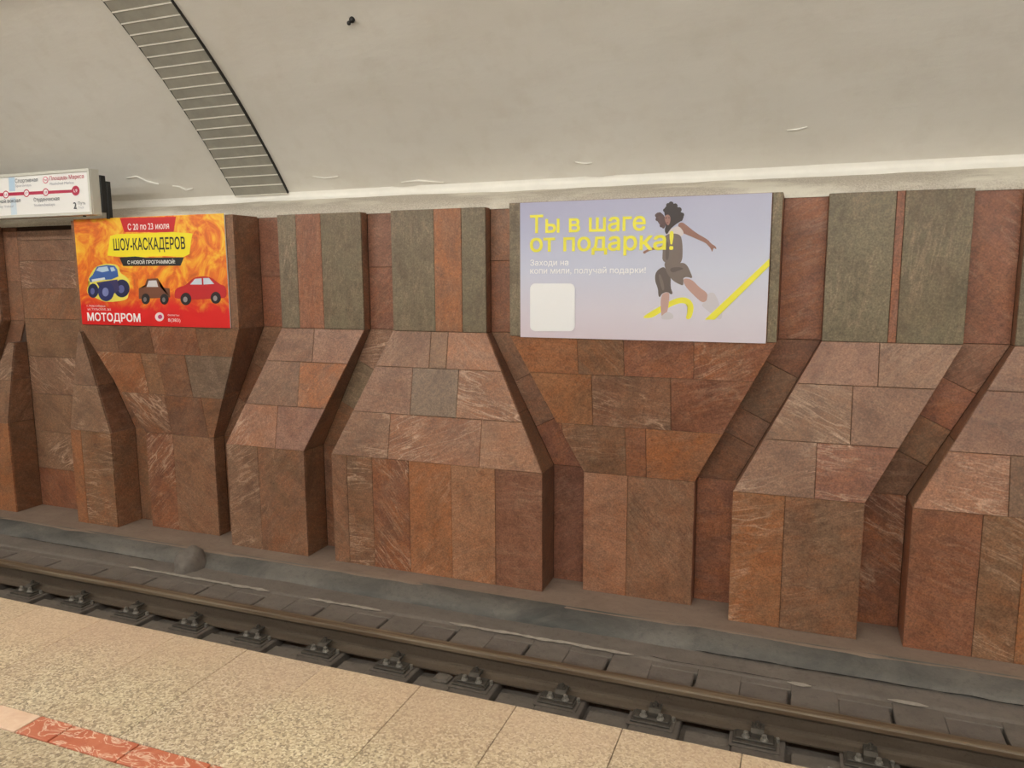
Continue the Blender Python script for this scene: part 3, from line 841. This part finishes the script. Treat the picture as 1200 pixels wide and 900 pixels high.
class Sheet:
    # a printed sheet on the plane Y = y; its figures are thin inked shapes laid on it
    def __init__(s, y, parent): s.y, s.parent, s.d = y, parent, 0.0
    def poly(s, name, px, rgb, smooth=False, crop=None, layer=None):
        if crop: px = [(crop[0]+x/crop[2], crop[1]+y/crop[2]) for x, y in px]
        if smooth: px = smooth_loop(px)
        s.d += 0.0001; d = s.d
        ps = [at_y(x, y, s.y) for x, y in px]
        ar = sum(ps[i].x*ps[(i+1) % len(ps)].z - ps[(i+1) % len(ps)].x*ps[i].z for i in range(len(ps)))
        if ar < 0: ps = ps[::-1]
        vs_ = [V((p.x, s.y-d, p.z)) for p in ps]
        bm = bmesh.new(); f = bm.faces.new([bm.verts.new(v) for v in vs_]); bmesh.ops.triangulate(bm, faces=[f])
        return bm_obj(name, bm, rgb if not isinstance(rgb, tuple) else ink(*rgb), s.parent)
    def line(s, name, px, w, rgb, crop=None):
        if crop: px = [(crop[0]+x/crop[2], crop[1]+y/crop[2]) for x, y in px]; w = w/crop[2]
        a, b = [], []
        for i, p in enumerate(px):
            q0, q1 = np.array(px[max(i-1, 0)]), np.array(px[min(i+1, len(px)-1)])
            d = (q1-q0)/np.linalg.norm(q1-q0); n = np.array((-d[1], d[0]))*w/2
            a.append(tuple(np.array(p)+n)); b.append(tuple(np.array(p)-n))
        return s.poly(name, a+b[::-1], rgb)
    def text(s, txt, px, rgb, bold=0.0, crop=None, name='lettering', shear=0.0):
        # px: (x0, baseline y, x1, cap top y) of the line of type
        x0, yb, x1, yt = px
        if crop: x0, yb, x1, yt = crop[0]+x0/crop[2], crop[1]+yb/crop[2], crop[0]+x1/crop[2], crop[1]+yt/crop[2]
        P0 = at_y(x0, yb, s.y); xr = at_y(x1, yb, s.y).x; zt = at_y(x0, yt, s.y).z
        cu = bpy.data.curves.new('lettering', 'FONT'); cu.body = txt; cu.shear = shear; cu.resolution_u = 3; cu.fill_mode = 'NONE'
        to = bpy.data.objects.new('tmp', cu); COL.objects.link(to)
        cap = bpy.data.curves.new('cap', 'FONT'); cap.body = 'Н'; co = bpy.data.objects.new('tmpc', cap); COL.objects.link(co)
        dg = bpy.context.evaluated_depsgraph_get()
        raw = bpy.data.meshes.new_from_object(to.evaluated_get(dg)); me = glyph_mesh(raw); bpy.data.meshes.remove(raw); mc = bpy.data.meshes.new_from_object(co.evaluated_get(dg))
        ch = max(v.co.y for v in mc.vertices)
        bpy.data.objects.remove(to); bpy.data.objects.remove(co); bpy.data.meshes.remove(mc)
        xs = [v.co.x for v in me.vertices]; lo, hi = min(xs), max(xs)
        sx = (xr-P0.x)/(hi-lo); sz = (zt-P0.z)/ch
        s.d += 0.0001; d = s.d
        # letters grouped into words; bold type is the glyph outline thickened by shifted copies
        par = list(range(len(me.vertices)))
        def find(i):
            while par[i] != i: par[i] = par[par[i]]; i = par[i]
            return i
        for pl in me.polygons:
            v0 = find(pl.vertices[0])
            for v in pl.vertices[1:]: par[find(v)] = v0
        isl = {}
        for i in range(len(me.vertices)): isl.setdefault(find(i), []).append(i)
        spans = sorted((min(me.vertices[i].co.x for i in q), max(me.vertices[i].co.x for i in q), r_) for r_, q in isl.items())
        words, end = [], -9
        for l0, l1, r_ in spans:
            if l0-end > 0.19: words.append(set())
            words[-1].add(r_); end = max(end, l1)
        shifts = [(0, 0)] if bold <= 0 else [(bold*math.cos(q), bold*math.sin(q)) for q in np.linspace(math.pi/4, 2.25*math.pi, 4, endpoint=False)]
        s.d += 5e-5*len(shifts)
        last = None
        for wd in words:
            vs_, fs = [], []
            for si, (dx, dy) in enumerate(shifts):
                mp = {}
                for pl in me.polygons:
                    if find(pl.vertices[0]) not in wd: continue
                    f_ = []
                    for v in pl.vertices:
                        if v not in mp:
                            c_ = me.vertices[v].co
                            mp[v] = len(vs_); vs_.append(V((P0.x+(c_.x+dx-lo)*sx, s.y-d-5e-5*si, P0.z+(c_.y+dy)*sz)))
                        f_.append(mp[v])
                    fs.append(tuple(f_))
            last = obj(name, vs_, fs, ink(*rgb), s.parent)
        bpy.data.meshes.remove(me)
        return last
def round_rect(x0, y0, x1, y1, r, n=5):
    out = []
    for cx, cy, a in ((x1-r, y0+r, -90), (x1-r, y1-r, 0), (x0+r, y1-r, 90), (x0+r, y0+r, 180)):
        for i in range(n+1): out.append((cx+r*math.cos(R(a+90*i/n)), cy+r*math.sin(R(a+90*i/n))))
    return out

# ------------------------------------------------------------------ lavender poster
def poster(label, x0, x1, z0, z1, mat, name='advertising_poster'):
    t = empty(name, ((x0+x1)/2, Y_BOX-0.01, z0)); tag(t, label, 'poster')
    bm = bmesh.new(); bx(bm, x0, x1, Y_BOX-0.014, Y_BOX-0.0015, z0, z1, 0.002); bm_obj('panel', bm, WHITE, t)
    me = mesh('printed_sheet', [V((x0, Y_BOX-0.0145, z0)), V((x1, Y_BOX-0.0145, z0)), V((x1, Y_BOX-0.0145, z1)), V((x0, Y_BOX-0.0145, z1))], [(0, 1, 2, 3)])
    uvl = me.uv_layers.new(name='uv')
    for l, c in zip(me.loops, ((0, 0), (1, 0), (1, 1), (0, 1))): uvl.data[l.index].uv = c
    p = link('printed_sheet', me, mat, t)
    return t, Sheet(Y_BOX-0.0147, p)
def lavender():
    t = NT('lavender_print'); sp = t.new('ShaderNodeSeparateXYZ'); t.L(t.uv(), sp.inputs[0])
    v = t.ramp(sp.outputs[1], [(0.0, srgb(220, 204, 214)), (0.22, srgb(219, 211, 224)), (0.5, srgb(204, 207, 228)), (0.78, srgb(182, 184, 212)), (1.0, srgb(168, 167, 198))])
    c = t.mix(t.math('MULTIPLY', sp.outputs[0], 0.30), v, srgb(210, 214, 226))
    t.col(c); t.rough(0.4); return t.m
_, S = poster('lavender billboard poster with yellow slogan and leaping woman', -2.060, -0.228, -0.482+ZC, 0.548+ZC, lavender())
YEL = (240, 232, 70)
CA = (590, 220, 3.636)
S.poly('ribbon', [(585, 555), (640, 520), (700, 487), (740, 469), (775, 466), (800, 480), (811, 505), (808, 530), (798, 560), (775, 560), (784, 530), (786, 510), (780, 497), (765, 491), (745, 493), (710, 507), (660, 538), (630, 556)], YEL, True, CA)
CW = (740, 220, 5.294)
SK, HAIR, OLV, OLD = (150, 108, 96), (52, 40, 40), (122, 108, 102), (100, 88, 84)
S.poly('left_calf', [(180, 660), (230, 645), (237, 670), (225, 770), (200, 800), (182, 795)], (196, 160, 152), True, CW)
S.poly('left_shoe', [(182, 800), (210, 775), (232, 770), (258, 785), (262, 808), (240, 818), (190, 818)], (206, 200, 206), True, CW)
S.poly('left_trouser_leg', [(195, 488), (215, 505), (245, 545), (242, 620), (258, 655), (245, 664), (225, 645), (190, 655), (176, 682), (166, 670), (165, 625), (144, 575), (150, 520)], OLD, True, CW)
S.poly('right_calf', [(318, 560), (375, 568), (420, 618), (475, 655), (470, 700), (440, 715), (400, 680), (330, 610)], (190, 152, 142), True, CW)
S.poly('right_shoe', [(470, 658), (508, 646), (530, 680), (548, 730), (565, 780), (560, 812), (540, 818), (500, 785), (440, 738), (436, 722), (470, 700)], (206, 200, 208), True, CW)
S.poly('left_arm', [(68, 398), (95, 385), (120, 372), (165, 368), (190, 355), (190, 372), (165, 382), (120, 388), (92, 402), (80, 412)], SK, True, CW)
S.poly('right_arm', [(285, 225), (315, 212), (345, 235), (400, 280), (475, 322), (492, 345), (526, 366), (527, 384), (512, 372), (506, 382), (500, 402), (493, 378), (475, 358), (460, 342), (400, 316), (335, 288), (300, 275)], SK, True, CW)
S.poly('white_top', [(215, 275), (255, 250), (290, 235), (318, 262), (326, 288), (305, 305), (255, 300), (210, 300)], (214, 204, 206), True, CW)
S.poly('overall_bib', [(207, 292), (260, 282), (305, 292), (316, 340), (318, 400), (314, 458), (280, 488), (190, 462), (194, 400), (196, 350)], OLV, True, CW)
S.poly('right_trouser_leg', [(198, 455), (255, 480), (315, 462), (345, 478), (365, 520), (382, 565), (345, 552), (316, 562), (326, 610), (290, 596), (255, 575), (218, 530)], OLV, True, CW)
S.poly('fold', [(235, 500), (285, 490), (330, 500), (300, 512), (250, 530)], OLD, True, CW)
S.poly('fold', [(215, 340), (230, 330), (235, 420), (222, 455), (210, 440)], OLD, True, CW)
S.poly('fold', [(165, 545), (178, 530), (200, 590), (205, 635), (190, 640)], OLV, True, CW)
S.poly('hair', [(150, 162), (165, 152), (188, 158), (205, 175), (216, 210), (212, 240), (197, 258), (185, 240), (165, 215), (152, 190)], (92, 68, 68), True, CW)
S.poly('hair', [(202, 135), (215, 112), (228, 116), (240, 88), (262, 95), (270, 115), (290, 118), (300, 145), (320, 160), (325, 185), (312, 205), (285, 220), (262, 238), (240, 258), (222, 290), (212, 285), (205, 262), (215, 235), (222, 205), (206, 175)], HAIR, True, CW)
for cx, cy, r_ in ((228, 108, 13), (246, 100, 15), (272, 112, 15), (296, 136, 16), (314, 168, 14), (208, 140, 12), (306, 196, 12)):
    S.poly('curl', [(cx+r_*math.cos(a), cy+r_*math.sin(a)) for a in np.linspace(0, 2*math.pi, 12, endpoint=False)], HAIR, False, CW)
for cx, cy, r_ in ((158, 172, 12), (176, 164, 12), (160, 196, 11), (186, 236, 11)):
    S.poly('curl', [(cx+r_*math.cos(a), cy+r_*math.sin(a)) for a in np.linspace(0, 2*math.pi, 12, endpoint=False)], (84, 62, 62), False, CW)
S.poly('face', [(205, 178), (222, 165), (238, 172), (243, 190), (241, 215), (230, 236), (217, 226), (207, 203)], (158, 116, 106), True, CW)
S.poly('eye', [(210, 188), (222, 183), (221, 188), (211, 192)], HAIR, False, CW)
S.poly('eye', [(228, 184), (238, 185), (237, 189), (229, 188)], HAIR, False, CW)
S.poly('mouth', [(217, 216), (230, 214), (226, 220), (219, 220)], (120, 62, 62), False, CW)
S.poly('ribbon', [(858, 562), (1133, 302), (1133, 334), (900, 562)], YEL, False, CA)
S.text('Ты в шаге', (115, 193, 604, 118), YEL, 0.022, CA)
S.text('от подарка!', (115, 272, 722, 197), YEL, 0.022, CA)
S.text('Заходи на', (115, 332, 277, 307), (250, 248, 250), 0.012, CA)
S.text('копи мили, получай подарки!', (115, 366, 606, 341), (250, 248, 250), 0.012, CA)
S.poly('blank_card', round_rect(114, 408, 305, 611, 22), (246, 245, 247), False, CA)

# ------------------------------------------------------------------ red and orange poster
def flames():
    t = NT('flame_print'); uv = t.uv(); sp = t.new('ShaderNodeSeparateXYZ'); t.L(uv, sp.inputs[0])
    n = t.noise(t.scale(uv, 5.0, 2.2, 1), 1.3, 6, 0.6, 2.2)
    f = t.math('ADD', t.math('MULTIPLY', n, 0.9), t.math('MULTIPLY', t.math('SUBTRACT', 0.62, sp.outputs[1]), -0.05))
    fl = t.ramp(f, [(0.25, srgb(196, 84, 24)), (0.40, srgb(236, 116, 30)), (0.50, srgb(248, 170, 40)), (0.60, srgb(252, 206, 60)), (0.72, srgb(236, 120, 50))])
    low = t.mrange(t.math('ADD', sp.outputs[1], t.math('MULTIPLY', n, 0.25)), 0.28, 0.46, 1.0, 0.0)
    t.col(t.mix(low, fl, srgb(222, 28, 26))); t.rough(0.4); return t.m
_, S = poster('red and orange flame billboard poster for a stunt show', -6.757, -4.902, -0.470+ZC, 0.562+ZC, flames())
CB = (80, 240, 5.714)
S.poly('date_banner', [(345, 88), (722, 79), (705, 184), (375, 182)], (206, 26, 30), False, CB)
S.poly('title_plate', [(280, 208), (330, 196), (520, 190), (700, 182), (832, 192), (822, 250), (812, 330), (770, 350), (640, 343), (480, 350), (330, 348), (262, 340)], (246, 226, 30), False, CB)
S.poly('subtitle_plate', [(342, 352), (450, 346), (520, 354), (775, 352), (752, 408), (368, 410)], (28, 24, 24), False, CB)
S.text('С 20 по 23 июля', (400, 169, 676, 127), (250, 244, 240), 0.012, CB)
S.text('ШОУ-КАСКАДЕРОВ', (306, 305, 785, 228), (24, 20, 20), 0.02, CB)
S.text('С НОВОЙ ПРОГРАММОЙ!', (398, 397, 716, 374), (250, 246, 242), 0.012, CB)
S.text('МОТОДРОМ', (132, 775, 484, 723), (252, 250, 248), 0.03, CB)
S.text('г. Новосибирск', (126, 682, 250, 669), (250, 240, 236), 0.0, CB)
S.text('ул. ТУЛЬСКАЯ, 265', (130, 705, 286, 691), (250, 240, 236), 0.0, CB)
S.text('билеты:', (668, 744, 746, 731), (250, 240, 236), 0.0, CB)
S.text('8(383)', (670, 782, 752, 760), (250, 240, 236), 0.0, CB)
S.poly('round_mark', [(612+30*math.cos(a), 750+30*math.sin(a)) for a in np.linspace(0, 2*math.pi, 20, endpoint=False)], (240, 222, 222), False, CB)
S.poly('round_mark', [(616+15*math.cos(a), 750+15*math.sin(a)) for a in np.linspace(0, 2*math.pi, 16, endpoint=False)], (196, 60, 110), False, CB)
# blue big-wheeled truck
def wheel(cx, cy, rx, ry, tyre, hub):
    q = np.linspace(0, 2*math.pi, 22, endpoint=False)
    S.poly('tyre', [(cx+rx*math.cos(a), cy+ry*math.sin(a)) for a in q], tyre, False, CB)
    S.poly('hub', [(cx-4+rx*0.4*math.cos(a), cy+4+ry*0.45*math.sin(a)) for a in q], hub, False, CB)
S.poly('truck_outline', [(130, 500), (160, 450), (185, 412), (260, 392), (320, 398), (345, 420), (345, 455), (405, 490), (416, 545), (405, 600), (395, 640), (250, 655), (190, 625), (130, 605), (124, 555), (150, 525)], (236, 220, 90), True, CB)
wheel(360, 560, 52, 60, (30, 32, 74), (92, 96, 150)); wheel(168, 575, 36, 48, (30, 32, 74), (92, 96, 150))
S.poly('truck_chassis', [(190, 520), (330, 500), (345, 570), (300, 600), (215, 560)], (60, 50, 96), False, CB)
S.poly('truck_body', [(140, 495), (165, 470), (180, 440), (195, 414), (260, 402), (312, 408), (330, 432), (338, 480), (290, 500), (215, 505), (150, 520)], (58, 96, 168), False, CB)
S.poly('truck_windows', [(188, 440), (205, 420), (262, 412), (275, 442), (230, 452)], (186, 208, 226), False, CB)
S.poly('truck_windows', [(282, 420), (305, 418), (318, 440), (290, 448)], (186, 208, 226), False, CB)
S.poly('truck_grille', [(158, 500), (245, 486), (250, 500), (162, 516)], (210, 216, 226), False, CB)
wheel(255, 580, 54, 66, (40, 44, 100), (120, 126, 180))
# plain brown pickup and plain red car in side view, generic stand-ins
S.poly('car_body', [(474, 610), (474, 560), (510, 552), (530, 496), (600, 492), (618, 552), (680, 560), (684, 620), (476, 630)], (118, 70, 48), False, CB)
S.poly('car_window', [(526, 550), (540, 508), (592, 506), (604, 550)], (212, 206, 208), False, CB)
wheel(520, 630, 28, 36, (36, 28, 28), (120, 112, 110)); wheel(645, 632, 28, 36, (36, 28, 28), (120, 112, 110))
S.poly('car_body', [(712, 600), (722, 556), (800, 536), (842, 482), (950, 476), (1010, 530), (1058, 545), (1064, 610), (1040, 628), (720, 636)], (196, 30, 34), True, CB)
S.poly('car_window', [(818, 534), (850, 496), (895, 492), (898, 534)], (206, 216, 228), False, CB)
S.poly('car_window', [(908, 534), (906, 491), (944, 490), (980, 530)], (206, 216, 228), False, CB)
wheel(790, 630, 36, 42, (40, 26, 28), (150, 140, 140)); wheel(990, 622, 34, 40, (40, 26, 28), (150, 140, 140))

# ------------------------------------------------------------------ line-map sign
YS = 5.40
def sign():
    x1, x0 = -6.286, -9.3
    z0, z1 = 0.582+ZC, 1.006+ZC
    t = empty('line_map_sign', ((x0+x1)/2, YS, z0)); tag(t, 'long white line-map sign with a crimson route line above the niche', 'sign')
    bm = bmesh.new(); bx(bm, x0, x1, YS+0.004, YS+0.10, z0, z1, 0.004); bm_obj('housing', bm, ALU, t)
    for a, b, c, d in ((x0, x1, z1-0.028, z1), (x0, x1, z0, z0+0.028), (x1-0.026, x1, z0+0.028, z1-0.028), (x0, x0+0.026, z0+0.028, z1-0.028)):
        bm = bmesh.new(); bx(bm, a, b, YS-0.014, YS+0.004, c, d, 0.003); bm_obj('frame_bar', bm, ALU, t)
    face = obj('face', [V((x0+0.026, YS, z0+0.028)), V((x1-0.026, YS, z0+0.028)), V((x1-0.026, YS, z1-0.028)), V((x0+0.026, YS, z1-0.028))], [(0, 1, 2, 3)], WHITE, t)
    for xb in (x1-0.02, -8.6):
        bm = bmesh.new(); bx(bm, xb-0.02, xb+0.03, YS+0.10, YS+0.16, z0+0.03, z1-0.05, 0.004); bx(bm, xb, xb+0.035, YS+0.16, YS+0.21, Z_T+0.001, z1-0.10, 0.004); bm_obj('bracket', bm, BLACK, t)
    box('cable_lug', x1-0.17, x1-0.15, YS+0.03, YS+0.05, z0-0.012, z0, BLACK, t)
    S = Sheet(YS-0.0002, face)
    C = (0, 185, 9.231)
    RED, GR, LG, BL = (186, 34, 72), (96, 98, 108), (176, 176, 186), (190, 216, 238)
    S.poly('river_stripe', [(92, 214), (158, 211), (164, 360), (100, 362)], BL, False, C)
    S.poly('river_stripe', [(112, 432), (170, 428), (186, 612), (122, 618)], (216, 230, 242), False, C)
    S.poly('route_line', [(-600, 408), (820, 342), (822, 374), (-600, 448)], RED, False, C)
    def dot(cx, cy, r, rgb, rgb2=None, txt=None, col=RED):
        q = np.linspace(0, 2*math.pi, 24, endpoint=False)
        S.poly('station_dot', [(cx+r*0.78*math.cos(a), cy+r*math.sin(a)) for a in q], rgb, False, C)
        if rgb2: S.poly('station_dot', [(cx+r*0.56*math.cos(a), cy+r*0.74*math.sin(a)) for a in q], rgb2, False, C)
        if txt: S.text(txt, (cx-r*0.34, cy+r*0.30, cx+r*0.34, cy-r*0.30), col, 0.01, C)
    dot(64, 397, 42, RED, (250, 246, 248), 'L6'); dot(287, 382, 42, RED, (250, 246, 248), 'L7'); dot(496, 371, 42, RED, (250, 246, 248), 'L8')
    dot(820, 355, 54, RED, None, 'L9', (255, 255, 255))
    S.text('Спортивная', (168, 272, 412, 228), GR, 0.004, C); S.text('Sportivnaya', (172, 316, 342, 288), LG, 0.0, C)
    S.text('Площадь Маркса', (540, 244, 912, 200), RED, 0.004, C); S.text('Ploshchad Marksa', (544, 296, 804, 266), LG, 0.0, C)
    dot(495, 240, 38, (222, 120, 140), (250, 250, 250), 'М')
    S.text('Студенческая', (370, 474, 648, 432), GR, 0.004, C); S.text('Studencheskaya', (374, 526, 600, 496), LG, 0.0, C)
    S.text('Речной вокзал', (-78, 494, 228, 454), GR, 0.004, C); S.text('Rechnoy Vokzal', (-86, 546, 150, 518), LG, 0.0, C)
    S.text('2', (802, 552, 834, 478), (70, 72, 82), 0.012, C); S.text('Путь', (850, 506, 930, 474), GR, 0.0, C); S.text('Track', (852, 550, 914, 524), LG, 0.0, C)
sign()
